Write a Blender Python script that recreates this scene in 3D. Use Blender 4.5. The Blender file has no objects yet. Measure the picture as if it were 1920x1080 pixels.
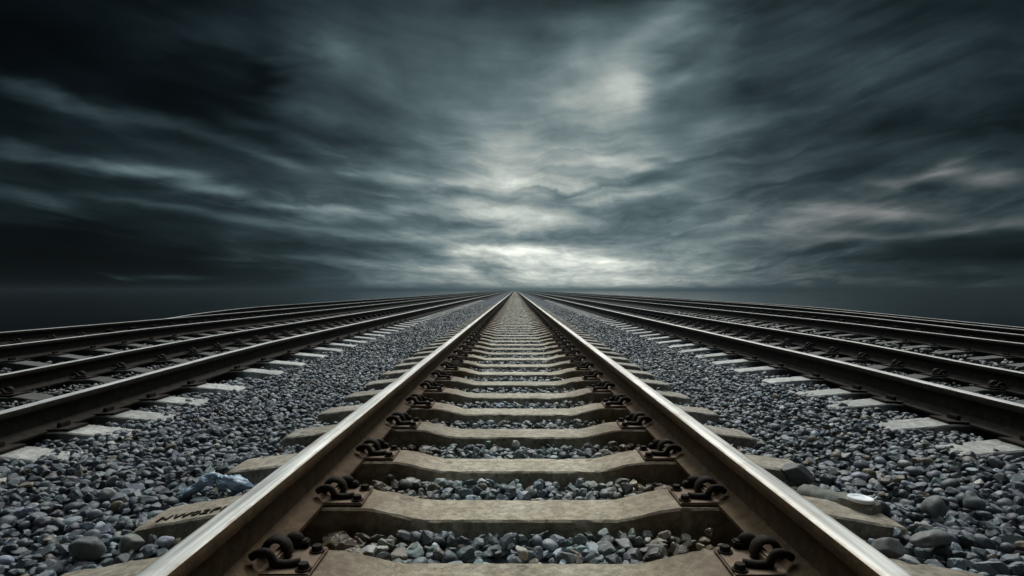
import bpy, bmesh, math, random
import numpy as np
from mathutils import Vector, Matrix, noise as mnoise

random.seed(11); rng = np.random.default_rng(7)
S = bpy.context.scene
COL = S.collection
R = math.radians
HC = 0.83                     # camera height above the ballast top
F = 1155.0                    # focal length in photograph pixels (1920 wide)

# ------------------------------------------------------------------ helpers
def tag(o, label=None, cat=None, group=None, kind=None):
    if label: o['label'] = label
    if cat: o['category'] = cat
    if group: o['group'] = group
    if kind: o['kind'] = kind
    return o

def empty(name, loc=(0, 0, 0)):
    o = bpy.data.objects.new(name, None); COL.objects.link(o)
    o.location = loc; o.empty_display_size = .2
    return o

def mesh_from(name, verts, faces, mats=(), mi=None, smooth=None):
    me = bpy.data.meshes.new(name)
    me.from_pydata([tuple(v) for v in verts], [], [tuple(f) for f in faces])
    for m in mats: me.materials.append(m)
    if mi is not None: me.polygons.foreach_set('material_index', np.array(mi, dtype=np.int32))
    if smooth is not None:
        me.polygons.foreach_set('use_smooth', np.full(len(me.polygons), bool(smooth)))
    me.update()
    return me

def link(name, me, parent=None, loc=None, rot=None):
    o = bpy.data.objects.new(name, me); COL.objects.link(o)
    if parent is not None: o.parent = parent
    if loc is not None: o.location = loc
    if rot is not None: o.rotation_euler = rot
    return o

def copy_tree(o, parent=None):
    c = o.copy(); COL.objects.link(c); c.parent = parent
    for ch in [x for x in o.children]: copy_tree(ch, c)
    return c

class NT:
    """small node-tree writer"""
    def __init__(s, tree): s.t = tree; s.n = tree.nodes; s.l = tree.links
    def add(s, typ, **kw):
        nd = s.n.new(typ)
        for k, v in kw.items(): setattr(nd, k, v)
        return nd
    def con(s, a, b): s.l.new(a, b)
    def put(s, sock, v):
        if hasattr(v, 'is_linked') or isinstance(v, bpy.types.NodeSocket): s.l.new(v, sock)
        else: sock.default_value = v
    def math(s, op, a, b=None, c=None, clamp=False):
        nd = s.add('ShaderNodeMath', operation=op); nd.use_clamp = clamp
        s.put(nd.inputs[0], a)
        if b is not None: s.put(nd.inputs[1], b)
        if c is not None: s.put(nd.inputs[2], c)
        return nd.outputs[0]
    def vmath(s, op, a, b=None):
        nd = s.add('ShaderNodeVectorMath', operation=op)
        s.put(nd.inputs[0], a)
        if b is not None: s.put(nd.inputs[1], b)
        return nd.outputs['Value'] if op in ('DOT_PRODUCT', 'LENGTH') else nd.outputs[0]
    def comb(s, x, y, z):
        nd = s.add('ShaderNodeCombineXYZ'); s.put(nd.inputs[0], x); s.put(nd.inputs[1], y); s.put(nd.inputs[2], z)
        return nd.outputs[0]
    def noise(s, vec, scale, detail=4, rough=.5, dist=0, out=0):
        nd = s.add('ShaderNodeTexNoise'); s.put(nd.inputs['Vector'], vec)
        nd.inputs['Scale'].default_value = scale; nd.inputs['Detail'].default_value = detail
        nd.inputs['Roughness'].default_value = rough; nd.inputs['Distortion'].default_value = dist
        return nd.outputs[out]
    def maprange(s, v, a, b, c, d, smooth=False, clamp=True):
        nd = s.add('ShaderNodeMapRange'); nd.clamp = clamp
        if smooth: nd.interpolation_type = 'SMOOTHSTEP'
        s.put(nd.inputs[0], v)
        for i, x in enumerate((a, b, c, d)): s.put(nd.inputs[1 + i], x)
        return nd.outputs[0]
    def mix(s, f, a, b, mode='MIX'):
        nd = s.add('ShaderNodeMix', data_type='RGBA'); nd.blend_type = mode
        s.put(nd.inputs[0], f)
        for i, v in ((6, a), (7, b)):
            if isinstance(v, tuple) and len(v) == 3: v = v + (1,)
            s.put(nd.inputs[i], v)
        return nd.outputs[2]
    def bump(s, h, strength, dist):
        nd = s.add('ShaderNodeBump'); s.con(h, nd.inputs['Height'])
        nd.inputs['Strength'].default_value = strength; nd.inputs['Distance'].default_value = dist
        return nd.outputs[0]

def material(name, rough=.8, metal=0., spec=.3):
    m = bpy.data.materials.new(name); m.use_nodes = True
    t = NT(m.node_tree)
    b = next(n for n in t.n if n.type == 'BSDF_PRINCIPLED')
    b.inputs['Roughness'].default_value = rough
    b.inputs['Metallic'].default_value = metal
    b.inputs['Specular IOR Level'].default_value = spec
    return m, t, b

# ------------------------------------------------------------------ materials
def mk_concrete(name, light, dark, stain_or_falloff, stain_or_falloff_x0, stain_or_falloff_x1, stain_or_falloff_amt, pale_end=None):
    m, t, b = material(name, .72, 0, .28)
    tc = t.add('ShaderNodeTexCoord'); oi = t.add('ShaderNodeObjectInfo')
    off = t.vmath('ADD', tc.outputs['Object'], t.comb(t.math('MULTIPLY', oi.outputs['Random'], 37.), t.math('MULTIPLY', oi.outputs['Random'], 91.), 0.))
    n1 = t.noise(off, 5, 6, .65); n2 = t.noise(off, 34, 5, .6); n3 = t.noise(off, 150, 2, .5)
    c = t.mix(t.maprange(n1, .35, .68, 0, 1), dark, light)
    c = t.mix(t.maprange(n2, .40, .60, .62, 0), c, tuple(.40 * x for x in dark))
    c = t.mix(t.maprange(n3, .56, .72, 0, .5), c, tuple(min(1, 1.35 * x) for x in light))
    sx = t.add('ShaderNodeSeparateXYZ'); t.con(tc.outputs['Object'], sx.inputs[0])
    ax = t.math('ABSOLUTE', sx.outputs[0])
    st = t.math('MULTIPLY', t.maprange(ax, stain_or_falloff_x0, stain_or_falloff_x1, 0, 1, True), t.maprange(ax, 1.02, .86, .35 if stain_or_falloff_x0 > 0 else .06, 1, True))
    if pale_end is not None:      # only the end towards the main track stays pale
        st = t.math('MAXIMUM', st, t.maprange(t.math('MULTIPLY', sx.outputs[0], float(pale_end)), .2, .5, 1., 0.)) if pale_end else t.math('MAXIMUM', st, .93)
    else:                      # greyer, weathered ends outside the rails
        c = t.mix(t.maprange(ax, .86, 1.0, 0, .7, True), c, t.mix(1., c, (.84, .90, 1.04), 'MULTIPLY'))
    st = t.math('MULTIPLY', st, t.maprange(t.noise(off, 7, 4, .7), .3, .65, .45 if stain_or_falloff_x0 > 0 else .95, 1))
    c = t.mix(t.math('MULTIPLY', st, stain_or_falloff_amt), c, stain_or_falloff)
    v = t.maprange(oi.outputs['Random'], 0, 1, .84, 1.12)
    # nearest sleepers: brown stains, plus falloff towards the camera painted into the colour
    lo = t.add('ShaderNodeSeparateXYZ'); t.con(oi.outputs['Location'], lo.inputs[0])
    so = t.maprange(lo.outputs[1], 1.2, 5.5, 1., 0.)
    so = t.math('MULTIPLY', so, t.maprange(t.noise(off, 3.2, 5, .7), .3, .62, .25, .85))
    c = t.mix(so, c, t.mix(1., c, (.54, .455, .345), 'MULTIPLY'))
    # fine dark cracks and grease spots
    vo = t.add('ShaderNodeTexVoronoi', feature='DISTANCE_TO_EDGE'); t.con(t.vmath('ADD', off, t.vmath('MULTIPLY', t.noise(off, 6, 4, .6, 0, 1), (.3, .3, .3))), vo.inputs['Vector']); vo.inputs['Scale'].default_value = 3.
    ck = t.math('MULTIPLY', t.maprange(vo.outputs['Distance'], 0, .012, .7, 0), t.maprange(n1, .5, .6, 0, 1))
    c = t.mix(ck, c, (.06, .05, .04))
    sp = t.maprange(t.noise(off, 11, 3, .5), .66, .72, 0, .7)
    c = t.mix(sp, c, (.07, .058, .045))
    c = t.mix(1., c, t.comb(v, v, v), 'MULTIPLY')
    t.con(c, b.inputs['Base Color'])
    h = t.math('ADD', t.math('MULTIPLY', n2, .6), t.math('MULTIPLY', n3, .3))
    t.con(t.bump(h, .55, .006), b.inputs['Normal'])
    return m
M_CONC = mk_concrete('sleeper_concrete', (.72, .665, .545), (.42, .36, .265), (.125, .072, .031), .26, .56, .9)
M_CONC_L = mk_concrete('dirty_falloff_sleeper_concrete_one_pale_end', (.74, .74, .71), (.48, .48, .46), (.028, .024, .020), -1., -.5, .94, 1)  # dirt near the rails, and falloff towards the sides painted into the colour
M_CONC_R = mk_concrete('dirty_falloff_sleeper_concrete_other_pale_end', (.74, .74, .71), (.48, .48, .46), (.028, .024, .020), -1., -.5, .94, -1)  # same dirt and painted-in falloff, pale at the opposite end
M_CONC_FALLOFF = mk_concrete('falloff_sleeper_concrete', (.74, .74, .71), (.48, .48, .46), (.028, .024, .020), -1., -.5, .94, 0)  # outer tracks: falloff towards the sides painted over the whole sleeper

def mk_rust(name, a, bcol, metal=.25, rough=.7, spec=.3):
    m, t, b = material(name, rough, metal, spec)
    tc = t.add('ShaderNodeTexCoord'); p = tc.outputs['Object']
    n = t.noise(p, 18, 6, .65); n2 = t.noise(p, 110, 3, .6)
    c = t.mix(t.maprange(n, .35, .65, 0, 1), a, bcol)
    c = t.mix(t.maprange(n2, .55, .7, 0, .4), c, tuple(min(1, 1.9 * x) for x in bcol))
    t.con(c, b.inputs['Base Color'])
    t.con(t.maprange(n2, .3, .7, rough - .12, rough + .12), b.inputs['Roughness'])
    t.con(t.bump(n2, .35, .004), b.inputs['Normal'])
    return m
M_RAIL = mk_rust('rusty_rail_steel', (.052, .033, .018), (.115, .072, .038), .1, .8, .15)
M_RAIL_DARK = mk_rust('falloff_dark_rail_steel', (.016, .014, .011), (.040, .033, .026), .05, .85, .1)  # side rails: falloff towards the sides put into the steel colour
M_PLATE = mk_rust('rusty_plate_steel', (.085, .052, .032), (.17, .11, .07), .2, .65)
M_CLIP = mk_rust('dark_clip_steel', (.008, .006, .005), (.028, .019, .012), .05, .75, .15)

def mk_polish(name, col, rough, metal):
    m, t, b = material(name, rough, metal, .5)
    tc = t.add('ShaderNodeTexCoord')
    p = t.vmath('MULTIPLY', tc.outputs['Object'], (60., 1.2, 60.))
    n = t.noise(p, 1., 5, .6); n2 = t.noise(tc.outputs['Object'], 9, 5, .6)
    c = t.mix(t.maprange(n, .36, .66, 0, 1), tuple(.48 * x for x in col), col)
    c = t.mix(t.maprange(n2, .52, .72, 0, .35), c, (.26, .20, .14))
    he = t.add('ShaderNodeAttribute', attribute_name='head')
    ed = t.maprange(t.math('ADD', he.outputs['Fac'], t.math('MULTIPLY', t.math('SUBTRACT', n2, .5), .5)), .60, .98, 0, .9, True)
    c = t.mix(ed, c, (.13, .085, .048))
    t.con(c, b.inputs['Base Color'])
    t.con(t.maprange(n, .3, .7, rough - .07, rough + .1), b.inputs['Roughness'])
    t.con(t.bump(n, .12, .002), b.inputs['Normal'])
    return m
M_POL = mk_polish('worn_bright_rail_head', (.70, .685, .65), .5, .4)
M_POL2 = mk_polish('worn_grey_rail_head', (.66, .66, .65), .52, .4)

def mk_stone():
    m, t, b = material('ballast_stone', .52, 0, .5)
    at = t.add('ShaderNodeAttribute', attribute_name='tone')
    tc = t.add('ShaderNodeTexCoord'); p = tc.outputs['Object']
    n = t.noise(p, 60, 5, .65); n2 = t.noise(p, 260, 3, .6)
    c = t.mix(1., at.outputs['Color'], t.mix(n, (.55, .55, .55), (1.4, 1.4, 1.4)), 'MULTIPLY')
    c = t.mix(t.maprange(n2, .58, .72, 0, .35), c, (.34, .35, .34))
    t.con(c, b.inputs['Base Color'])
    t.con(t.bump(t.math('ADD', n, t.math('MULTIPLY', n2, .4)), .5, .006), b.inputs['Normal'])
    return m
M_STONE = mk_stone()

def lone_stone_mat(name, col):
    m, t, b = material(name, .6, 0, .35)
    tc = t.add('ShaderNodeTexCoord'); p = tc.outputs['Object']
    n = t.noise(p, 45, 6, .65)
    t.con(t.mix(t.maprange(n, .3, .7, 0, 1), tuple(.55 * x for x in col), tuple(1.2 * x for x in col)), b.inputs['Base Color'])
    t.con(t.bump(n, .5, .006), b.inputs['Normal'])
    return m

def mk_bed():
    m, t, b = material('track_bed_gravel', .95, 0, .1)
    at = t.add('ShaderNodeAttribute', attribute_name='tone')
    tc = t.add('ShaderNodeTexCoord'); p = tc.outputs['Object']
    vo = t.add('ShaderNodeTexVoronoi'); t.con(p, vo.inputs['Vector']); vo.inputs['Scale'].default_value = 17
    n = t.noise(p, 9, 6, .7)
    sep = t.add('ShaderNodeSeparateColor'); t.con(vo.outputs['Color'], sep.inputs[0])
    k = t.math('MULTIPLY', t.maprange(sep.outputs[0], 0, 1, .45, 1.55), t.maprange(n, .3, .7, .75, 1.2))
    t.con(t.mix(1., at.outputs['Color'], t.comb(k, k, k), 'MULTIPLY'), b.inputs['Base Color'])
    t.con(t.bump(vo.outputs['Distance'], 1., -.03), b.inputs['Normal'])
    return m
M_BED = mk_bed()

def mk_ground():
    m, t, b = material('dark_wet_plain', .2, 0, .5)
    tc = t.add('ShaderNodeTexCoord'); p = tc.outputs['Object']
    n = t.noise(p, .02, 6, .6); n2 = t.noise(p, .25, 4, .6)
    t.con(t.mix(t.maprange(n, .35, .65, 0, 1), (.003, .004, .005), (.008, .010, .011)), b.inputs['Base Color'])
    t.con(t.maprange(n, .3, .7, .06, .12), b.inputs['Roughness'])
    t.con(t.bump(n2, .08, .02), b.inputs['Normal'])
    return m
M_GROUND = mk_ground()

# ------------------------------------------------------------------ track layout (depth of rail top under the camera, by distance)
def table(pts):
    ys = np.array([p[0] for p in pts], float); vs = np.array([p[1] for p in pts], float)
    def f(y):
        # smoothed piecewise-linear
        y = np.asarray(y, float)
        w = .08 * np.abs(y) + .3
        return (np.interp(y - w, ys, vs) + 2 * np.interp(y, ys, vs) + np.interp(y + w, ys, vs)) / 4
    return f
const = lambda v: table([(0, v), (1000, v)])
G = 0.7535
# each: inner/outer rail lateral position and depth under camera, written from left to right
TR = {
 'main':   dict(xl=const(.018 - G), xr=const(.018 + G), hl=const(.575), hr=const(.575)),
 'left':   dict(xl=const(-4.26), xr=const(-2.76),
                hl=table([(0, .715), (5.1, .705), (6.6, .669), (8.9, .64), (16, .63), (60, .61), (200, .58)]),
                hr=table([(0, .675), (3.2, .660), (4.8, .622), (6.8, .583), (20, .58), (200, .575)])),
 'right':  dict(xl=const(2.65), xr=const(4.15),
                hl=table([(0, .61), (3.2, .603), (4.0, .597), (4.9, .582), (20, .582), (200, .575)]),
                hr=table([(0, .685), (5, .679), (5.7, .669), (6.5, .652), (7.6, .63), (20, .63), (60, .61), (200, .58)])),
 'left2':  dict(xl=const(-7.1), xr=const(-5.6),
                hl=table([(0, .585), (200, .58)]), hr=table([(0, .61), (6.7, .61), (9, .585), (200, .575)])),
 'right2': dict(xl=const(6.1), xr=const(7.6),
                hl=table([(0, .66), (7.4, .645), (12, .60), (20, .59), (200, .575)]),
                hr=table([(0, .69), (9.2, .68), (11.3, .637), (14, .58), (23, .55), (200, .56)])),
 'leftS':  dict(xl=const(-10.4),
                xr=table([(0, -7.3), (12.5, -7.45), (16, -8.2), (21, -8.9), (300, -8.95)]),
                hl=const(.58), hr=table([(0, .66), (12.5, .645), (16, .60), (21, .58), (300, .578)])),
 'rightS': dict(xl=const(9.5), xr=const(11.0),
                hl=table([(0, .76), (11.5, .75), (17, .646), (23, .56), (40, .55), (200, .57)]),
                hr=table([(0, .86), (11.5, .85), (17, .74), (23, .62), (40, .57), (200, .575)])),
}
RH = .172
def seat_z(tr, side, y): return HC - float(TR[tr]['h' + side](y)) - RH

# bed height across the section
def bed_z(X, Y):
    X = np.asarray(X, float); Y = np.asarray(Y, float)
    def b(tr, side): return HC - TR[tr]['h' + side](Y) - RH - .083
    near = np.clip((3.0 - Y) / 1.6, 0, 1); bury = .030 + .028 * np.clip((5.8 - Y) / 1.2, 0, 1); mid = .020 * np.clip((Y - 3.5) / 4, 0, 1)
    xs = [-16., -11.6, -9.9, -7.4, -5.6, -4.4, -2.3, -1.6, -1.15, -.9, .9, 1.15, 1.6, 2.2, 4.3, 6.1, 7.6, 9.5, 12.3, 15.5]
    zs = [np.full_like(Y, -1.0), np.full_like(Y, -.3), np.where(Y > 12, .075, -.35), b('left2', 'l') + .02, b('left2', 'r') + .02, b('left', 'l') + .03, b('left', 'r') + bury, -.008 - .03 * near,
          -.002 - .02 * near, mid, mid, -.002 - .02 * near, -.008 - .03 * near, b('right', 'l') + bury, b('right', 'r') + .03,
          b('right2', 'l') + .02, b('right2', 'r') + .02, b('rightS', 'l') - .02, b('rightS', 'r') - .03, np.full_like(Y, -1.0)]
    out = np.array(zs[0], float).copy()
    for i in range(len(xs) - 1):
        k = (X >= xs[i]) & (X <= xs[i + 1])
        f = (X - xs[i]) / (xs[i + 1] - xs[i])
        out = np.where(k, zs[i] * (1 - f) + zs[i + 1] * f, out)
    return out

# ------------------------------------------------------------------ rails
HALF = [(.0, .172), (.027, .1714), (.0325, .1692), (.0355, .161), (.036, .148), (.0345, .136), (.012, .123), (.0085, .110), (.0085, .058),
        (.0105, .038), (.030, .0225), (.075, .0115), (.075, 0.)]
PROF = [(x, z) for x, z in HALF] + [(-x, z) for x, z in HALF[::-1][:-1]]
def rail_mesh(name, tr, side, y0, y1, mats):
    ys = [y0]
    while ys[-1] < y1: ys.append(ys[-1] + max(.12, .03 * max(ys[-1], 0)))
    V, Fc, mi = [], [], []
    n = len(PROF)
    for y in ys:
        cx = float(TR[tr]['x' + side](y)); cz = HC - float(TR[tr]['h' + side](y)) - RH
        wob = .0012 * mnoise.noise((y * 1.3, cx, 0)); wz = .0010 * mnoise.noise((y * 1.1, cx + 9, 4))
        for (px, pz) in PROF: V.append((cx + px + wob, y, cz + pz + wz))
    hd = [abs(p[0]) / .036 if p[1] > .15 else 1. for p in PROF]
    for i in range(len(ys) - 1):
        for j in range(n):
            a, b_ = i * n + j, i * n + (j + 1) % n
            Fc.append((a, a + n, b_ + n, b_))
            zz = (PROF[j][1] + PROF[(j + 1) % n][1]) / 2
            mi.append(1 if zz > .1655 else 0)
    Fc.append(tuple(range(n))); mi.append(0)
    Fc.append(tuple(range((len(ys) - 1) * n, len(ys) * n))[::-1]); mi.append(0)
    me = mesh_from(name, V, Fc, mats, mi, True)
    bm = bmesh.new(); bm.from_mesh(me); bmesh.ops.recalc_face_normals(bm, faces=bm.faces); bm.to_mesh(me); bm.free()
    at_ = me.attributes.new('head', 'FLOAT', 'POINT'); at_.data.foreach_set('value', np.tile(np.array(hd, np.float32), len(ys)))
    me.set_sharp_from_angle(angle=R(38))
    return me

# ------------------------------------------------------------------ sleepers
def sleeper_profile(x, half, droop, dip):
    a = abs(x)
    z = 0.
    def sm(e0, e1): 
        t_ = min(1, max(0, (a - e0) / (e1 - e0))); return t_ * t_ * (3 - 2 * t_)
    z -= dip * (1 - sm(.31, .55))
    z -= droop * max(0, (a - .92)) / (half - .92)
    return z
def sleeper_mesh(name, mat, half=1.27, droop=.04, dip=.04, seed=0, step=.03, jit=.0035):
    rnd = random.Random(seed)
    xs = list(np.linspace(-half, half, max(5, int(2 * half / step) + 1)))
    sec = lambda zt: [(-.138, -.21), (-.106, zt - .007), (-.098, zt), (-.033, zt + .001), (.033, zt + .001), (.098, zt), (.106, zt - .007), (.138, -.21)]
    V, Fc = [], []
    for i, x in enumerate(xs):
        zt = sleeper_profile(x, half, droop, dip)
        end = (i == 0 or i == len(xs) - 1)
        for k, (yy, zz) in enumerate(sec(zt)):
            w = .87 if end else 1.
            j = jit
            chip = 0
            if k in (1, 2, 5, 6):
                nn = mnoise.noise((x * 9 + seed * 13.7, yy * 30, seed))
                chip = max(0, nn - .25) * .022
            sy = -1 if yy > 0 else 1
            V.append((x, yy * w + sy * chip + rnd.uniform(-j, j) * .5, zz - chip * .6 - (.008 if end and k > 0 and k < 7 else 0) + rnd.uniform(-j, j) * .35))
    n = 8
    for i in range(len(xs) - 1):
        for j_ in range(n):
            a, b_ = i * n + j_, i * n + (j_ + 1) % n
            Fc.append((a, b_, b_ + n, a + n))
    Fc.append(tuple(range(n))[::-1]); Fc.append(tuple(range((len(xs) - 1) * n, len(xs) * n)))
    me = mesh_from(name, V, Fc, (mat,), None, True)
    bm = bmesh.new(); bm.from_mesh(me); bmesh.ops.recalc_face_normals(bm, faces=bm.faces); bm.to_mesh(me); bm.free()
    me.set_sharp_from_angle(angle=R(30))
    return me

def tube(path, rad, nseg=10, closed_caps=True):
    V, Fc = [], []
    P = [Vector(p) for p in path]
    prev = None
    for i, p in enumerate(P):
        d = (P[min(i + 1, len(P) - 1)] - P[max(i - 1, 0)]).normalized()
        if prev is None:
            up = Vector((0, 0, 1)) if abs(d.z) < .9 else Vector((1, 0, 0))
            s = d.cross(up).normalized()
        else:
            s = (prev - d * prev.dot(d)).normalized()
        prev = s; u = d.cross(s)
        r = rad[i] if isinstance(rad, (list, tuple)) else rad
        for k in range(nseg):
            a = 2 * math.pi * k / nseg
            V.append(p + s * math.cos(a) * r + u * math.sin(a) * r)
    for i in range(len(P) - 1):
        for k in range(nseg):
            a, b_ = i * nseg + k, i * nseg + (k + 1) % nseg
            Fc.append((a, b_, b_ + nseg, a + nseg))
    Fc.append(tuple(range(nseg))[::-1]); Fc.append(tuple(range((len(P) - 1) * nseg, len(P) * nseg)))
    return V, Fc
def catmull(pts, n=6):
    out = []
    P = [pts[0]] + list(pts) + [pts[-1]]
    for i in range(1, len(P) - 2):
        for k in range(n):
            t_ = k / n
            p0, p1, p2, p3 = (Vector(P[i + j]) for j in (-1, 0, 1, 2))
            out.append(.5 * ((2 * p1) + (p2 - p0) * t_ + (2 * p0 - 5 * p1 + 4 * p2 - p3) * t_ * t_ + (3 * p1 - p0 - 3 * p2 + p3) * t_ ** 3))
    out.append(Vector(pts[-1]))
    return out
def fix(me, ang=40):
    bm = bmesh.new(); bm.from_mesh(me); bmesh.ops.recalc_face_normals(bm, faces=bm.faces); bm.to_mesh(me); bm.free()
    me.polygons.foreach_set('use_smooth', np.ones(len(me.polygons), bool)); me.set_sharp_from_angle(angle=R(ang)); return me

def bevel_box(x0, x1, y0, y1, z0, z1, bev=.004):
    bm = bmesh.new()
    bmesh.ops.create_cube(bm, size=1)
    for v in bm.verts:
        v.co = Vector(((x0 + x1) / 2 + v.co.x * (x1 - x0), (y0 + y1) / 2 + v.co.y * (y1 - y0), (z0 + z1) / 2 + v.co.z * (z1 - z0)))
    bmesh.ops.bevel(bm, geom=list(bm.edges), offset=bev, segments=2, affect='EDGES')
    return bm
def bm_mesh(name, bm, mat):
    me = bpy.data.meshes.new(name); bm.to_mesh(me); bm.free(); me.materials.append(mat); return fix(me)

# the fastening parts in rail-seat coordinates: x = inward from the rail centre, z = 0 at sleeper seat
def plate_mesh():
    bm = bevel_box(-.185, .205, -.088, .088, .0005, .014, .004)
    # raised ribs that hold the rail foot
    for sx in (-1, 1):
        b2 = bevel_box(sx * .096 - .013, sx * .096 + .013, -.045, .045, .010, .042, .006)
        me = bpy.data.meshes.new('tmp'); b2.to_mesh(me); b2.free(); bm.from_mesh(me); bpy.data.meshes.remove(me)
    return bm_mesh('baseplate', bm, M_PLATE)
def clip_mesh(sx=1):
    # spring clamp: a broad arched band from the rail foot over the rib, and a thinner bent arm in front of it
    def band(pts, rad, sy):
        P = catmull([(sx * a, 0, c) for a, b, c in pts], 5); y = pts[0][1]
        V, Fc = tube(P, rad, 12)
        return [Vector((v.x, v.y * sy + y, v.z)) for v in V], Fc
    V, Fc = band([(.048, .020, .026), (.053, .020, .044), (.070, .020, .060), (.092, .020, .061), (.110, .020, .046), (.117, .020, .022)], .0105, 2.1)
    V2, F2 = tube(catmull([(sx * a, b, c) for a, b, c in [(.038, -.040, .038), (.060, -.046, .052), (.084, -.046, .050), (.104, -.046, .026), (.132, -.044, .021), (.166, -.034, .022)]], 5), .0115, 10)
    n0 = len(V); V = V + V2; Fc = Fc + [tuple(i + n0 for i in f) for f in F2]
    me = mesh_from('rail_clip', V, Fc, (M_CLIP,))
    return fix(me)
def bolt_mesh():
    bm = bmesh.new()
    r0 = [(.021, 0), (.021, .004), (.0155, .005), (.0155, .014), (.013, .018), (.004, .019)]
    rings = []
    for i, (r, z) in enumerate(r0):
        n = 12
        rings.append([bm.verts.new((r * math.cos(2 * math.pi * k / n) * (1 if i < 2 or k % 2 == 0 else .93), r * math.sin(2 * math.pi * k / n) * (1 if i < 2 or k % 2 == 0 else .93), z)) for k in range(n)])
    for a, b_ in zip(rings, rings[1:]):
        for k in range(12): bm.faces.new((a[k], a[(k + 1) % 12], b_[(k + 1) % 12], b_[k]))
    bm.faces.new(rings[-1])
    return bm_mesh('screw_spike', bm, M_CLIP)
def anchor_mesh():
    # round-headed rail anchor / insulating wedge standing behind the clip
    bm = bmesh.new()
    bmesh.ops.create_uvsphere(bm, u_segments=12, v_segments=8, radius=.026)
    for v in bm.verts:
        v.co.z = v.co.z * .85 + .034; v.co.x = v.co.x * 1.05 + .108; v.co.y = v.co.y * .8 + .085
    b2 = bevel_box(.082, .15, .068, .100, .002, .036, .005)
    m2 = bpy.data.meshes.new('tmp'); b2.to_mesh(m2); b2.free(); bm.from_mesh(m2); bpy.data.meshes.remove(m2)
    return bm_mesh('rail_anchor', bm, M_CLIP)
ME_PLATE, ME_CLIP_IN, ME_CLIP_OUT, ME_BOLT, ME_ANCHOR = plate_mesh(), clip_mesh(1), clip_mesh(-1), bolt_mesh(), anchor_mesh()

def dark(me):
    c = me.copy(); c.materials[0] = M_CLIP; return c
ME_PLATE_DARK = dark(ME_PLATE)

def fasten(sl, detail, zoff=0, plate=None):
    """plates, clips and screws of one sleeper, as its sub-parts"""
    for s in (-1, 1):
        c = 1 if s < 0 else -1                      # x inward: mirrored on the other rail
        base = Vector((s * G, 0, zoff))
        def put(name, me, dx=0, dy=0, dz=0):
            o = link(name, me, sl, base + Vector((c * dx, dy, dz))); o.scale = (c, 1, 1); return o
        put('baseplate', plate or ME_PLATE)
        put('rail_clip', ME_CLIP_IN)
        if detail > 0:
            put('rail_clip', ME_CLIP_OUT)
            put('screw_spike', ME_BOLT, .182, .052, .014)
            put('screw_spike', ME_BOLT, .182, -.060, .014)
            o = link('rail_anchor', ME_ANCHOR, sl, base, (0, 0, 0))
            if s > 0: o.scale = (-1, 1, 1)

FAST_CACHE = {}
def sleeper_with_plates(name, mat, **kw):
    """one mesh with the fastenings joined in, for far sleepers"""
    me = sleeper_mesh(name, mat, **kw)
    bm = bmesh.new(); bm.from_mesh(me)
    for s in (-1, 1):
        b2 = bevel_box(s * G - .09, s * G + .09, -.085, .085, .0005, .02, .003) if False else None
        for (x0, x1, y0, y1, z0, z1) in ((-.18, .2, -.085, .085, .0005, .014), (.06, .15, -.05, .07, .014, .075)):
            a, b_ = (x0, x1) if s < 0 else (-x1, -x0)
            vs = [bm.verts.new((s * G + x, y, z)) for x in (a, b_) for y in (y0, y1) for z in (z0, z1)]
            for f in ((0, 1, 3, 2), (4, 6, 7, 5), (0, 4, 5, 1), (2, 3, 7, 6), (1, 5, 7, 3), (0, 2, 6, 4)):
                fc = bm.faces.new([vs[i] for i in f]); fc.material_index = 1
    bmesh.ops.recalc_face_normals(bm, faces=bm.faces)
    bm.to_mesh(me); bm.free(); me.materials.append(M_CLIP)
    return me

def place_sleeper(sl, tr, y, root, jit=.006):
    zl, zr = seat_z(tr, 'l', y), seat_z(tr, 'r', y)
    xl, xr = float(TR[tr]['xl'](y)), float(TR[tr]['xr'](y))
    dxl = float(TR[tr]['xl'](y + .5)) - xl
    sl.location = ((xl + xr) / 2 + random.uniform(-jit, jit) * 0.5, y, (zl + zr) / 2)
    sl.rotation_euler = (0, -math.atan2(zr - zl, xr - xl), -math.atan(dxl / .5) + random.uniform(-jit, jit))

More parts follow.
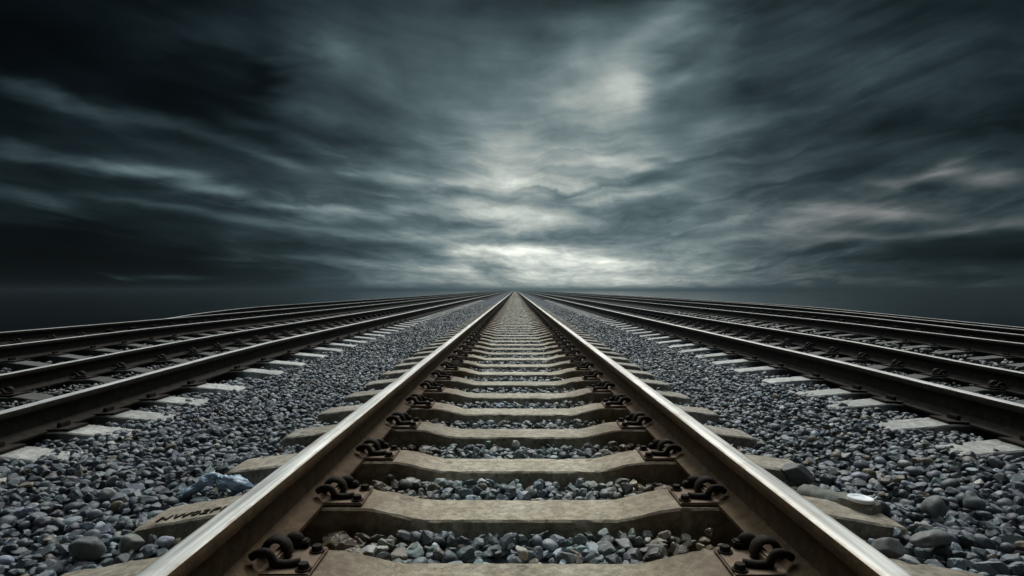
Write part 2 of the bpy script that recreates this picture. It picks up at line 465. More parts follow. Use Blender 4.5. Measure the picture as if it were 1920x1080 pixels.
def build_track(tr, label, group, ys, n_detail, n_lite, n_parts, y_start, y_end, side_mat, pol, conc, near_kw=None, cat='railway track', half=1.27, droop=.04):
    root = empty('railway_track', (0, y_start, 0))
    tag(root, label, cat, group)
    # rails (mesh data built in world coordinates; parent offset is taken out by the object location)
    for side in ('l', 'r'):
        link('rail', rail_mesh('rail', tr, side, y_start, y_end, (side_mat, pol)), root, (0, -y_start, 0))
    variants = [sleeper_mesh('sleeper', conc, half, droop, .04, seed=s) for s in range(5)]
    far_variants = [sleeper_with_plates('sleeper', conc, half=half, droop=droop, seed=20 + s, step=.09, jit=.002) for s in range(3)]
    protos = {}
    sl_objs = []
    for i, y in enumerate(ys[:n_parts]):
        if near_kw and i in near_kw:
            sl = link('sleeper', sleeper_mesh('sleeper', conc, seed=40 + i, **near_kw[i]), root)
            fasten(sl, 1)
        elif i < n_detail + n_lite:
            det = 1 if i < n_detail else 0
            key = (det, i % 5)
            if key in protos: sl = copy_tree(protos[key], root)
            else:
                sl = link('sleeper', variants[i % 5], root); fasten(sl, det, 0, None if tr == 'main' else ME_PLATE_DARK); protos[key] = sl
        else:
            sl = link('sleeper', far_variants[i % 3], root)
        place_sleeper(sl, tr, y, root)
        sl.location.y -= y_start
        sl_objs.append(sl)
    rest = ys[n_parts:]
    if rest:
        src = far_variants[0]
        sv = np.array([v.co[:] for v in src.vertices]); sf = [tuple(p.vertices) for p in src.polygons]; sm = [p.material_index for p in src.polygons]
        V, Fc, mi = [], [], []
        for y in rest:
            zl, zr = seat_z(tr, 'l', y), seat_z(tr, 'r', y); xl, xr = float(TR[tr]['xl'](y)), float(TR[tr]['xr'](y))
            o = len(V)
            for v in sv: V.append(((xl + xr) / 2 + v[0], y + v[1] - y_start, (zl + zr) / 2 + v[2] + v[0] * (zr - zl) / (2 * G)))
            Fc += [tuple(i + o for i in f) for f in sf]; mi += sm
        far = link('sleeper', mesh_from('sleeper', V, Fc, (conc, M_CLIP), mi, False), root)
        far['kind'] = 'stuff'
    return root, sl_objs

GRP = 'parallel railway tracks'
# main track: sleeper centres measured from the photograph
ys_main = [1.14, 1.675, 2.21, 2.775, 3.39, 3.99]
while ys_main[-1] < 260: ys_main.append(ys_main[-1] + .605 + random.uniform(-.012, .012))
ys_main = [.57] + ys_main
near_kw = {1: dict(half=1.33, droop=.07, dip=.04, step=.02), 2: dict(half=1.33, droop=.07, dip=.04, step=.02), 3: dict(half=1.33, droop=.07, dip=.04, step=.02), 4: dict(half=1.28, droop=.045, dip=.04, step=.02), 5: dict(half=1.27, droop=.045, dip=.04, step=.02)}
main, main_sl = build_track('main', 'middle track with two wide polished rails on pale concrete sleepers', None, ys_main, 16, 22, 100, -.6, 520, M_RAIL, M_POL, M_CONC, near_kw)
def seq(y0, y1, sp, jit=.03):
    o = [y0]
    while o[-1] < y1: o.append(o[-1] + sp + random.uniform(-jit, jit))
    return o
# side tracks
ysL = [2.2, 2.75, 3.15, 3.62, 4.02, 4.5, 5.05, 5.9, 6.5, 7.25, 7.95] + seq(8.6, 200, .64)
ysR = [2.4, 3.08, 3.6, 4.2, 4.62, 5.25, 5.95, 6.6, 7.25, 7.9] + seq(8.55, 200, .64)
build_track('left', 'dark track with bright outer rail, beside the blue plastic bag', GRP, ysL, 0, 22, 70, .6, 420, M_RAIL_DARK, M_POL2, M_CONC_L, half=1.27, droop=.05)
build_track('right', 'dark track with pale flaky sleeper ends, first past the white lid', GRP, ysR, 0, 22, 70, .6, 420, M_RAIL_DARK, M_POL2, M_CONC_R, half=1.27, droop=.05)
build_track('left2', 'thin dark track second out from the middle track past the blue plastic bag', GRP, seq(4.1, 150, .66), 0, 10, 60, 3.0, 420, M_RAIL_DARK, M_POL2, M_CONC_FALLOFF)
build_track('right2', 'thin dark track amid rubble, second out from the middle track past the white lid', GRP, seq(4.3, 150, .66), 0, 10, 60, 3.0, 420, M_RAIL_DARK, M_POL2, M_CONC_FALLOFF)
sp = link('spare_rail', rail_mesh('spare_rail', 'leftS', 'r', 12.6, 420, (M_RAIL_DARK, M_POL2)))
tag(sp, 'single dark rail along the far edge of the bed, outermost past the blue bag', 'rail')
build_track('rightS', 'outermost sunken dark track against the plain, third out past the white lid', GRP, seq(8.3, 150, .66), 0, 0, 50, 7.5, 420, M_RAIL_DARK, M_POL2, M_CONC_FALLOFF)

# ------------------------------------------------------------------ cast lettering on the near left sleeper end
def lettering(sl):
    cu = bpy.data.curves.new('cast_lettering', 'FONT'); cu.body = 'NW02PMYAS'; cu.size = .062; cu.extrude = .0022
    cu.space_character = 1.12; cu.align_x = 'LEFT'
    tmp = bpy.data.objects.new('tmp', cu); COL.objects.link(tmp)
    dg = bpy.context.evaluated_depsgraph_get()
    me = bpy.data.meshes.new_from_object(tmp.evaluated_get(dg)); bpy.data.objects.remove(tmp)
    me.name = 'cast_lettering'; me.materials.clear(); me.materials.append(M_CLIP)
    slope = math.atan(.07 / (1.33 - .92))
    o = link('cast_lettering', me, sl)
    o.location = (-1.27, -.075, sleeper_profile(-1.27, 1.33, .07, .04) + .003)
    o.rotation_euler = (0, -slope, 0)
    o['label'] = 'worn dark lettering cast along the sleeper end'
    sl['label'] = 'concrete sleeper with dark cast lettering on its end'
lettering(main_sl[3])

# ------------------------------------------------------------------ ground and bed
gv = [(-2500, -60, -1.0), (2500, -60, -1.0), (2500, 3000, -1.0), (-2500, 3000, -1.0)]
tag(link('ground', mesh_from('ground', gv, [(0, 1, 2, 3)], (M_GROUND,))), kind='structure')

def tone_at(X, Y):
    """ballast colour: blue grey in the main track; falloff painted in: darker beside it, near black round the side tracks"""
    a = np.abs(X)
    c0 = np.array([.132, .158, .171]); c1 = np.array([.100, .113, .130]); c2 = np.array([.020, .019, .018]); c3 = np.array([.125, .085, .042])  # c1 and c2 carry the falloff towards the sides as colour
    t1 = np.clip((a - .8) / .8, 0, 1)[..., None]
    c1 = c1 * (.86 + .50 * np.clip((Y - 2.6) / 3.5, 0, 1))[..., None]    # brightness falloff towards the camera painted in: paler further along
    c = c0 * (1 - t1) + c1 * t1
    nearside = np.where(X < 0, 2.45, 2.40)
    t2 = np.clip((a - nearside) / .35, 0, 1)[..., None]
    c = c * (1 - t2) + c2 * t2
    rust = np.exp(-((a - .62) / .24) ** 2)[..., None] * .95
    c = c * (1 - rust) + c3 * rust
    return c
bx = np.unique(np.round(np.concatenate([np.linspace(-16, 16, 81), [-12.2, -10.6, 12.3, 15.5], np.linspace(-2.6, 2.6, 41)]), 3))
by = [-8.]
while by[-1] < 520: by.append(by[-1] + max(.25, .04 * abs(by[-1])))
by = np.array(by)
XX, YY = np.meshgrid(bx, by); ZZ = bed_z(XX, np.maximum(YY, 0.3)) - .034 * np.clip((40 - YY) / 12, 0, 1)
nx, ny = len(bx), len(by)
V = np.stack([XX.ravel(), YY.ravel(), ZZ.ravel()], 1)
idx = np.arange(nx * ny).reshape(ny, nx)
Fq = np.stack([idx[:-1, :-1].ravel(), idx[:-1, 1:].ravel(), idx[1:, 1:].ravel(), idx[1:, :-1].ravel()], 1)
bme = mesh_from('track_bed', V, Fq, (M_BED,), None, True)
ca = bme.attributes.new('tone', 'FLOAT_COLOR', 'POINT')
tc_ = tone_at(V[:, 0], V[:, 1]); tc_ = np.concatenate([tc_ * np.clip(.45 + V[:, 1:2] / 60, .45, .9), np.ones((len(tc_), 1))], 1)  # bed darkened near the camera: shade in gaps between stones put into the colour
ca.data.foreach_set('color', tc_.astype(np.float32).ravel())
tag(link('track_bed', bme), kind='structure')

# ------------------------------------------------------------------ stones
def ico(sub):
    bm = bmesh.new(); bmesh.ops.create_icosphere(bm, subdivisions=sub, radius=1)
    v = np.array([x.co[:] for x in bm.verts]); f = np.array([[q.index for q in x.verts] for x in bm.faces]); bm.free(); return v, f
def stone_shapes(sub, n, angular, seed):
    r_ = np.random.default_rng(seed); v, f = ico(sub); out = []
    for _ in range(n):
        if angular:
            pl = r_.normal(size=(10, 3)); pl /= np.linalg.norm(pl, axis=1)[:, None]
            d = r_.uniform(.50, .85, 10)
            dots = v @ pl.T
            rr = np.min(np.where(dots > .05, d[None] / np.maximum(dots, .05), 9), axis=1)
            rr = np.minimum(rr, 1.15)
        else:
            rr = np.ones(len(v))
            for k in range(6):
                w = r_.normal(size=3) * r_.uniform(.8, 2.0); rr += .10 * np.sin(v @ w + r_.uniform(0, 6.28))
            pl = r_.normal(size=(5, 3)); pl /= np.linalg.norm(pl, axis=1)[:, None]
            d = r_.uniform(.72, 1.0, 5); dots = v @ pl.T
            cut = np.min(np.where(dots > .05, d[None] / np.maximum(dots, .05), 9), axis=1)
            rr = np.minimum(rr, cut * 1.02) * .75 + rr * .25
        p = v * rr[:, None]
        out.append(p / np.abs(p).max())
    return out, f
def rots(n):
    q = rng.normal(size=(n, 4)); q /= np.linalg.norm(q, axis=1)[:, None]
    w, x, y, z = q.T
    return np.stack([1 - 2 * (y * y + z * z), 2 * (x * y - z * w), 2 * (x * z + y * w), 2 * (x * y + z * w), 1 - 2 * (x * x + z * z), 2 * (y * z - x * w),
                     2 * (x * z - y * w), 2 * (y * z + x * w), 1 - 2 * (x * x + y * y)], 1).reshape(n, 3, 3)

SL_TRACKS = [('main', ys_main, 1.26)]
def blocked(X, Y, size):
    """stones do not sit inside sleepers or rails"""
    m = np.zeros(len(X), bool)
    ym = np.array(ys_main)
    k = np.clip(np.searchsorted(ym, Y), 1, len(ym) - 1)
    dist = np.minimum(np.abs(Y - ym[k]), np.abs(Y - ym[k - 1]))
    m |= (np.abs(X - .018) < 1.24) & (dist < .108 + .42 * size)
    m |= (np.abs(np.abs(X - .018) - G) < .078 + .5 * size)
    for (ys, x0, x1) in ((ysL, -4.7, -2.25), (ysR, 2.2, 4.7)):
        a = np.array(ys); k = np.clip(np.searchsorted(a, Y), 1, len(a) - 1)
        dist = np.minimum(np.abs(Y - a[k]), np.abs(Y - a[k - 1]))
        m |= (X > x0) & (X < x1) & (dist < np.where((Y < 5.8) & (np.abs(X) < 2.62), -.005 + .06 * np.sin(X * 31 + Y * 23), np.where(np.abs(X) < 2.6, .075 + .04 * np.sin(Y * 9), .105 + .3 * size)))
    for xr in (-2.76, -4.26, 2.65, 4.15, -5.6, -7.1, 6.1, 7.6): m |= np.abs(X - xr) < .075 + .5 * size
    return m

ALL = []
def scatter(x0f, x1f, y0, y1, sp, smin, smax, sub, shapes_n, pick, zoff=0., sink=.15):
    """jittered grid of stones; pick(X,Y) -> probability of an angular stone"""
    gy = np.arange(y0, y1, sp); P = []
    for y in gy:
        gx = np.arange(x0f(y), x1f(y), sp)
        P.append(np.stack([gx + rng.uniform(-.5, .5, len(gx)) * sp, y + rng.uniform(-.5, .5, len(gx)) * sp], 1))
    P = np.concatenate(P); n = len(P)
    u = rng.uniform(0, 1, n)
    size = smin + (smax - smin) * u ** 1.8
    a = np.abs(P[:, 0]); size *= np.where(a > 1.25, 1.0, 1.0) * np.where(P[:, 1] < 3.0, 1.0, .95)
    keep = ~blocked(P[:, 0], P[:, 1], size)
    P, size = P[keep], size[keep]; n = len(P)
    ang = rng.uniform(0, 1, n) < pick(P[:, 0], P[:, 1])
    A, f = stone_shapes(sub, shapes_n, True, 3); B, f = stone_shapes(sub, shapes_n, False, 5)
    L = np.stack(A + B)                                         # shapes x verts x 3
    which = rng.integers(0, shapes_n, n) + np.where(ang, 0, shapes_n)
    sc = size[:, None] * .5 * np.stack([rng.uniform(.95, 1.3, n), rng.uniform(.85, 1.1, n), rng.uniform(.65, 1.0, n)], 1)
    M = rots(n); tilt = rng.uniform(0, 1, n)
    pts = L[which] * sc[:, None, :]
    pts = np.einsum('nij,nvj->nvi', M, pts)
    pts[:, :, 2] *= .8
    z = bed_z(P[:, 0], P[:, 1]) + zoff + rng.normal(0, .008, n) + (.33 - sink) * size * .5 - .006
    cen = np.stack([P[:, 0], P[:, 1], z], 1)
    pts += cen[:, None, :]
    col = tone_at(P[:, 0], P[:, 1])
    k = np.exp(rng.normal(0, .44, n))[:, None]
    tint = 1 + rng.normal(0, .05, (n, 3))
    col = col * k * tint
    pale = rng.uniform(0, 1, n) < .04
    col[pale] = np.array([.36, .35, .32]) * rng.uniform(.7, 1.1, (pale.sum(), 1)) * np.where(a[keep][pale] > 2.6, .5, 1)[:, None]
    brown = (rng.uniform(0, 1, n) < .05) & (a[keep] < 2.4)
    col[brown] = np.array([.14, .11, .075]) * rng.uniform(.7, 1.3, (brown.sum(), 1))
    ALL.append((pts.astype(np.float32), f, np.clip(col, .01, .6).astype(np.float32), ~ang))
pick = lambda X, Y: np.where(np.abs(X) < 1.3, .97, np.where(Y > 4, .92, .8))
vis = lambda y, m=.35: .86 * y + m
scatter(lambda y: -min(vis(y, .5), 2.9), lambda y: min(vis(y, .5), 2.9), .85, 3.1, .039, .036, .078, 3, 14, pick)
scatter(lambda y: -min(vis(y, .6), 4.9), lambda y: min(vis(y, .6), 4.9), 3.1, 7.5, .040, .034, .070, 2, 14, pick)
scatter(lambda y: -4.9, lambda y: 4.9, 7.5, 16, .048, .036, .070, 1, 14, pick)
scatter(lambda y: -4.7, lambda y: 4.7, 16, 34, .065, .045, .08, 1, 14, pick)
# scattered bigger stones on top beside the main track
scatter(lambda y: -2.4, lambda y: -1.35, .9, 3.0, .26, .055, .085, 3, 14, lambda X, Y: X * 0 + .15, .012)
scatter(lambda y: 1.35, lambda y: 2.4, .9, 3.0, .23, .055, .085, 3, 14, lambda X, Y: X * 0 + .2, .012)
# coarse dark rubble among the outer tracks
scatter(lambda y: -6.7 if y < 17 else -8.5, lambda y: -4.8, 4.5, 22, .13, .05, .15, 2, 14, lambda X, Y: X * 0 + .7, .0)
scatter(lambda y: 4.8, lambda y: 12, 4.5, 22, .13, .05, .16, 2, 14, lambda X, Y: X * 0 + .8, .0)
def join_stones():
    nv = sum(p.shape[0] * p.shape[1] for p, f, c, q in ALL); nf = sum(p.shape[0] * len(f) for p, f, c, q in ALL); smooth = np.concatenate([np.repeat(q, len(f)) for p, f, c, q in ALL])
    co = np.empty((nv, 3), np.float32); fa = np.empty((nf, 3), np.int32); cl = np.ones((nv, 4), np.float32)
    i = j = 0
    for p, f, c, q in ALL:
        n, v = p.shape[:2]
        co[i:i + n * v] = p.reshape(-1, 3)
        fa[j:j + n * len(f)] = (f[None] + (np.arange(n) * v)[:, None, None] + i).reshape(-1, 3)
        cl[i:i + n * v, :3] = np.repeat(c, v, 0)
        i += n * v; j += n * len(f)
    me = bpy.data.meshes.new('ballast_gravel')
    me.vertices.add(nv); me.vertices.foreach_set('co', co.ravel())
    me.loops.add(nf * 3); me.loops.foreach_set('vertex_index', fa.ravel())
    me.polygons.add(nf); me.polygons.foreach_set('loop_start', np.arange(0, nf * 3, 3, dtype=np.int32))
    at = me.attributes.new('tone', 'FLOAT_COLOR', 'POINT'); at.data.foreach_set('color', cl.ravel())
    me.materials.append(M_STONE)
    me.polygons.foreach_set('use_smooth', smooth)
    me.update(calc_edges=True)
    print('stones faces', nf)
    return me
tag(link('ballast_gravel', join_stones()), kind='stuff')

# ------------------------------------------------------------------ lone things on the ballast
def at(px, py, depth):
    """photo pixel on the plane lying depth under the camera"""
    Y = F * depth / (py - 543.5)
    return Vector(((px - 966) * Y / F, Y, HC - depth))
def lone_stone(px, py, depth, size, col, label, seed, angular, stretch=(1.2, .9, .7), rot=(0, 0, 0)):
    shp, f = stone_shapes(4, 1, angular, seed)
    v = shp[0] * np.array(stretch) * size / 2
    me = mesh_from('stone', v, f, (lone_stone_mat('stone_' + str(seed), col),), None, True)
    p = at(px, py, depth); p.z += size * stretch[2] * .22
    o = link('stone', me, None, p, rot)
    tag(o, label, 'stone', 'large loose stones on the ballast')
D = .825
lone_stone(1490, 893, D - .02, .15, (.13, .13, .135), 'flat grey slab of stone before a sleeper end, beyond the round white lid', 101, True, (1.3, .7, .55), (.2, .1, -.1))
lone_stone(1668, 1040, D, .10, (.15, .15, .145), 'angular grey stone against the main rail at the bottom edge, below the sleeper end', 102, True, (1.2, .9, .75))
lone_stone(1742, 1018, D - .01, .105, (.18, .18, .175), 'pale flat-topped stone in the lower corner, just beside the sleeper end', 103, False, (1.4, .9, .6), (0, -.2, .4))
lone_stone(1748, 958, D, .095, (.17, .175, .17), 'smooth rounded stone leaning to one side, just further out than the white lid', 104, False, (1.3, .85, .8), (0, -.6, .2))
lone_stone(1820, 950, D, .095, (.16, .18, .18), 'greenish grey upright stone, last big one towards the edge past the white lid', 105, False, (.9, .9, 1.0))
lone_stone(978, 1040, D - .02, .05, (.48, .44, .38), 'small pale cream stone between the two nearest sleepers', 106, True, (.75, 1.3, .8), (0, 0, .5))
lone_stone(198, 935, D + .01, .07, (.38, .37, .35), 'small whitish stone amid dark pebbles, out beyond the lettered sleeper', 107, False, (1., .9, 1.0))
lone_stone(240, 1026, D, .095, (.20, .205, .185), 'greenish grey wedge stone just in front of the lettered sleeper end', 108, True, (1.1, .9, .8), (0, -.3, .5))
lone_stone(308, 1022, D, .055, (.36, .37, .42), 'small bluish white stone between the lettered sleeper and the rail head', 109, False, (1.1, .8, .8))
lone_stone(160, 1040, D, .095, (.13, .135, .14), 'dark rounded stone in the bottom corner, out from the lettered sleeper', 110, False, (1.2, .9, .9), (.2, .2, .3))
lone_stone(1858, 836, .80, .10, (.5, .48, .45), 'flat whitish flake of stone by the dark track near the edge', 111, True, (1.5, .8, .25))

# broken concrete stub beyond the rail, with the white lid resting on it
def stub():
    m, t, b = material('weathered_stub_concrete', .85, 0, .2)
    tc = t.add('ShaderNodeTexCoord'); n = t.noise(tc.outputs['Object'], 14, 6, .65)
    t.con(t.mix(t.maprange(n, .32, .66, 0, 1), (.10, .11, .10), (.27, .265, .22)), b.inputs['Base Color'])
    t.con(t.bump(t.noise(tc.outputs['Object'], 60, 4, .6), .5, .006), b.inputs['Normal'])
    a, c = at(1500, 934, .825), at(1640, 970, .825)
    L = (c - a).length; n_ = 18; V, Fc = [], []
    for i in range(n_ + 1):
        s = i / n_
        w = .055 + .008 * math.sin(s * 7) + (.006 if s > .7 else 0); h = .05 + .012 * s
        if i == n_: w *= .8; h *= .8
        for k in range(14):
            an = 2 * math.pi * k / 14
            cx, cz = math.cos(an), math.sin(an)
            sg = lambda q: math.copysign(abs(q) ** .6, q)
            j = .012 * mnoise.noise((s * 8, cx * 2, cz * 2 + 3))
            V.append((s * L - L / 2, (w + j) * sg(cx), (h + j) * sg(cz)))
    for i in range(n_):
        for k in range(14):
            Fc.append((i * 14 + k, i * 14 + (k + 1) % 14, (i + 1) * 14 + (k + 1) % 14, (i + 1) * 14 + k))
    Fc.append(tuple(range(14))); Fc.append(tuple(range(n_ * 14, n_ * 14 + 14)))
    me = fix(mesh_from('concrete_stub', V, Fc, (m,)), 50)
    o = link('concrete_stub', me, None, (a + c) / 2, (0, R(2), math.atan2(c.y - a.y, c.x - a.x)))
    tag(o, 'broken grey stub of concrete sticking out beside the rail, under the round white lid', 'concrete stub')
stub()
def lid():
    m, t, b = material('white_plastic', .45, 0, .5)
    tc = t.add('ShaderNodeTexCoord'); n = t.noise(tc.outputs['Object'], 40, 4, .6)
    t.con(t.mix(t.maprange(n, .3, .7, 0, 1), (.88, .89, .90), (.93, .93, .93)), b.inputs['Base Color'])
    bm = bmesh.new(); prof = [(.0, .004), (.026, .0045), (.03, .008), (.041, .009), (.044, .006), (.044, -.004), (.041, -.005), (.0, -.001)]
    n_ = 40; rings = []
    for (r, z) in prof:
        if r == 0: rings.append([bm.verts.new((0, 0, z))])
        else: rings.append([bm.verts.new((r * math.cos(2 * math.pi * k / n_), r * math.sin(2 * math.pi * k / n_), z)) for k in range(n_)])
    for a, c in zip(rings, rings[1:]):
        for k in range(n_):
            if len(a) == 1: bm.faces.new((a[0], c[k], c[(k + 1) % n_]))
            elif len(c) == 1: bm.faces.new((a[k], a[(k + 1) % n_], c[0]))
            else: bm.faces.new((a[k], a[(k + 1) % n_], c[(k + 1) % n_], c[k]))
    o = link('lid', bm_mesh('lid', bm, m), None, at(1611, 935, .765), (R(-1), R(4), 0))
    # pull tab
    V, Fc = tube([(.042, 0, .002), (.055, .004, .006), (.066, .008, .014)], [.004, .003, .002], 8)
    link('pull_tab', fix(mesh_from('pull_tab', V, Fc, (m,))), o)
    tag(o, 'round white plastic lid lying on the end of a grey concrete stub', 'lid')
lid()
def bag():
    m, t, b = material('pale_blue_plastic_film', .38, 0, .5)
    tc = t.add('ShaderNodeTexCoord'); n = t.noise(tc.outputs['Object'], 16, 5, .6)
    t.con(t.mix(t.maprange(n, .35, .65, 0, 1), (.13, .19, .26), (.34, .45, .56)), b.inputs['Base Color'])
    # two crumpled lobes pinched together at a knot: one trails down over the stones, one lies along the sleeper
    pts = [(-.115, -.085, -.045), (-.085, -.055, -.015), (-.055, -.022, .000), (-.022, .0, .016), (.0, .004, .018), (.03, .0, .008), (.07, -.002, .006), (.11, .004, -.004), (.15, .012, -.02)]
    rad = [.010, .020, .028, .036, .022, .034, .036, .030, .008]
    P = catmull(pts, 7); rr = list(np.interp(np.linspace(0, len(pts) - 1, len(P)), range(len(pts)), rad))
    V, Fc = tube(P, rr, 36)
    out_ = []
    for v in V:
        q = Vector(v) * 26
        k_ = .014 * mnoise.noise(q) - .010 * abs(mnoise.noise(q * 2.1 + Vector((3, 1, 7)))) + .004 * mnoise.noise(q * 5)
        c = min(P, key=lambda a_: (Vector(a_) - v).length_squared); n_ = (Vector(v) - Vector(c)).normalized()
        v2 = Vector(v) + n_ * k_ * 1.3; v2.z = c.z + (v2.z - c.z) * .8
        out_.append(v2)
    me = fix(mesh_from('plastic_bag', out_, Fc, (m,)), 50)
    o = link('plastic_bag', me, None, at(406, 906, .79), (0, 0, R(-4)))
    tag(o, 'crumpled pale blue plastic bag caught against a sleeper end outside the rail', 'plastic bag')
bag()

# ------------------------------------------------------------------ sky
w = bpy.data.worlds.new('World'); S.world = w; w.use_nodes = True
t = NT(w.node_tree); t.n.clear()
out = t.add('ShaderNodeOutputWorld'); bg = t.add('ShaderNodeBackground'); t.con(bg.outputs[0], out.inputs[0])
SUN_AZ, SUN_EL = 7.0, 42.0
sky = t.add('ShaderNodeTexSky', sky_type='NISHITA'); sky.sun_disc = False
sky.sun_elevation = R(SUN_EL); sky.sun_rotation = R(SUN_AZ)
tc = t.add('ShaderNodeTexCoord'); d = tc.outputs['Generated']
sx = t.add('ShaderNodeSeparateXYZ'); t.con(d, sx.inputs[0]); dx, dy, dz = sx.outputs
az = t.math('ARCTAN2', dx, dy); el = t.math('ARCSINE', dz)
elp = t.math('MAXIMUM', dz, 0.)
inv = t.math('DIVIDE', 1., t.math('ADD', elp, .10))
qx = t.math('MULTIPLY', dx, inv); qy = t.math('MULTIPLY', dy, inv)
ca_, sa_ = math.cos(R(-9)), math.sin(R(-9))
rx = t.math('ADD', t.math('MULTIPLY', qx, ca_), t.math('MULTIPLY', qy, sa_))
ry = t.math('SUBTRACT', t.math('MULTIPLY', qy, ca_), t.math('MULTIPLY', qx, sa_))
plane = t.comb(rx, t.math('MULTIPLY', ry, .55), 3.7)
# cloud cover as a map over sky direction (tangents of azimuth and elevation), edges made ragged by noise
dyc = t.math('MAXIMUM', dy, .35)
su = t.math('DIVIDE', dx, dyc); sv = t.math('DIVIDE', dz, dyc)
n1 = t.noise(t.comb(rx, t.math('MULTIPLY', ry, .30), 1.3), 1.5, 5, .5, .8)
wn = t.noise(t.comb(t.math('MULTIPLY', su, 5.), t.math('MULTIPLY', sv, 16.), 2.), 1., 5, .5, .3, 1)
ws = t.add('ShaderNodeSeparateXYZ'); t.con(wn, ws.inputs[0])
wf = t.maprange(sv, 0., .18, .35, 1.)
wu = t.math('ADD', su, t.math('MULTIPLY', t.math('SUBTRACT', ws.outputs[0], .5), .16))
wv = t.math('ADD', sv, t.math('MULTIPLY', t.math('MULTIPLY', t.math('SUBTRACT', ws.outputs[1], .5), .050), wf))
ROWX = [0, 160, 320, 480, 640, 800, 960, 1120, 1280, 1440, 1600, 1760, 1920]
ROWS = [(0, [8, 13, 15, 22, 40, 44, 32, 36, 42, 33, 27, 25, 20]), (60, [4, 10, 22, 30, 48, 58, 52, 82, 85, 40, 38, 34, 28]), (120, [5, 6, 14, 24, 58, 68, 75, 100, 70, 42, 45, 42, 30]),
 (180, [18, 12, 6, 10, 54, 66, 85, 110, 72, 40, 48, 40, 30]), (240, [18, 22, 16, 22, 46, 70, 96, 108, 80, 48, 34, 30, 26]), (300, [26, 24, 28, 34, 48, 76, 108, 112, 84, 45, 38, 44, 38]),
 (350, [24, 26, 32, 40, 54, 88, 116, 100, 80, 56, 48, 50, 48]), (400, [20, 20, 22, 38, 66, 90, 116, 100, 88, 70, 66, 62, 56]), (440, [10, 13, 20, 34, 54, 84, 108, 96, 84, 62, 46, 30, 24]),
 (480, [9, 9, 12, 28, 44, 74, 130, 112, 82, 52, 30, 19, 17]), (510, [11, 12, 15, 27, 58, 96, 140, 138, 100, 62, 44, 36, 32]), (533, [8, 10, 14, 26, 56, 104, 152, 150, 106, 66, 46, 42, 38]),
 (548, [8, 10, 14, 26, 52, 100, 150, 146, 102, 64, 46, 42, 40])]
def tint_py(L):
    xs = [0, .004, .03, .15, .40, 1.]
    return [np.interp(L, xs, c) for c in ((.42, .48, .60, .70, .89, .96), (.95, .97, 1., 1., 1., 1.), (1.30, 1.22, 1.13, 1.08, .95, .90))]
lin = lambda g: (g / 255 / 12.92) if g < 10 else ((g / 255 + .055) / 1.055) ** 2.4
fac_u = t.maprange(wu, (ROWX[0] - 966) / F, (ROWX[-1] - 966) / F, 0, 1)
prev = None; pv_ = None
for (py, row) in ROWS:
    cr = t.add('ShaderNodeValToRGB'); cr.color_ramp.interpolation = 'EASE'; t.con(fac_u, cr.inputs[0])
    els = cr.color_ramp.elements
    for i in range(1, len(row) - 1): els.new(i / (len(row) - 1))
    for i, g in enumerate(row):
        L = lin(g * (1.33 if g > 18 else 1.02)); els[i].color = (L, L, L, 1)
    v = (543.5 - py) / F
    if prev is None: prev = cr.outputs[0]
    else: prev = t.mix(t.maprange(wv, pv_, v, 0., 1., True), prev, cr.outputs[0])
    pv_ = v
base = t.add('ShaderNodeRGBToBW'); t.con(prev, base.inputs[0]); base = base.outputs[0]
ang = t.comb(wu, wv, 0.)
def blob(px, py, sxp, syp, rot, amp):
    mp = t.add('ShaderNodeMapping', vector_type='TEXTURE'); t.con(ang, mp.inputs[0])
    mp.inputs['Location'].default_value = ((px - 966) / F, (543.5 - py) / F, 0)
    mp.inputs['Rotation'].default_value = (0, 0, -R(rot))
    mp.inputs['Scale'].default_value = (sxp / F, syp / F, 1)
    q = t.vmath('DOT_PRODUCT', mp.outputs[0], mp.outputs[0])
    return t.math('MULTIPLY', t.math('EXPONENT', t.math('MULTIPLY', q, -.5)), amp)
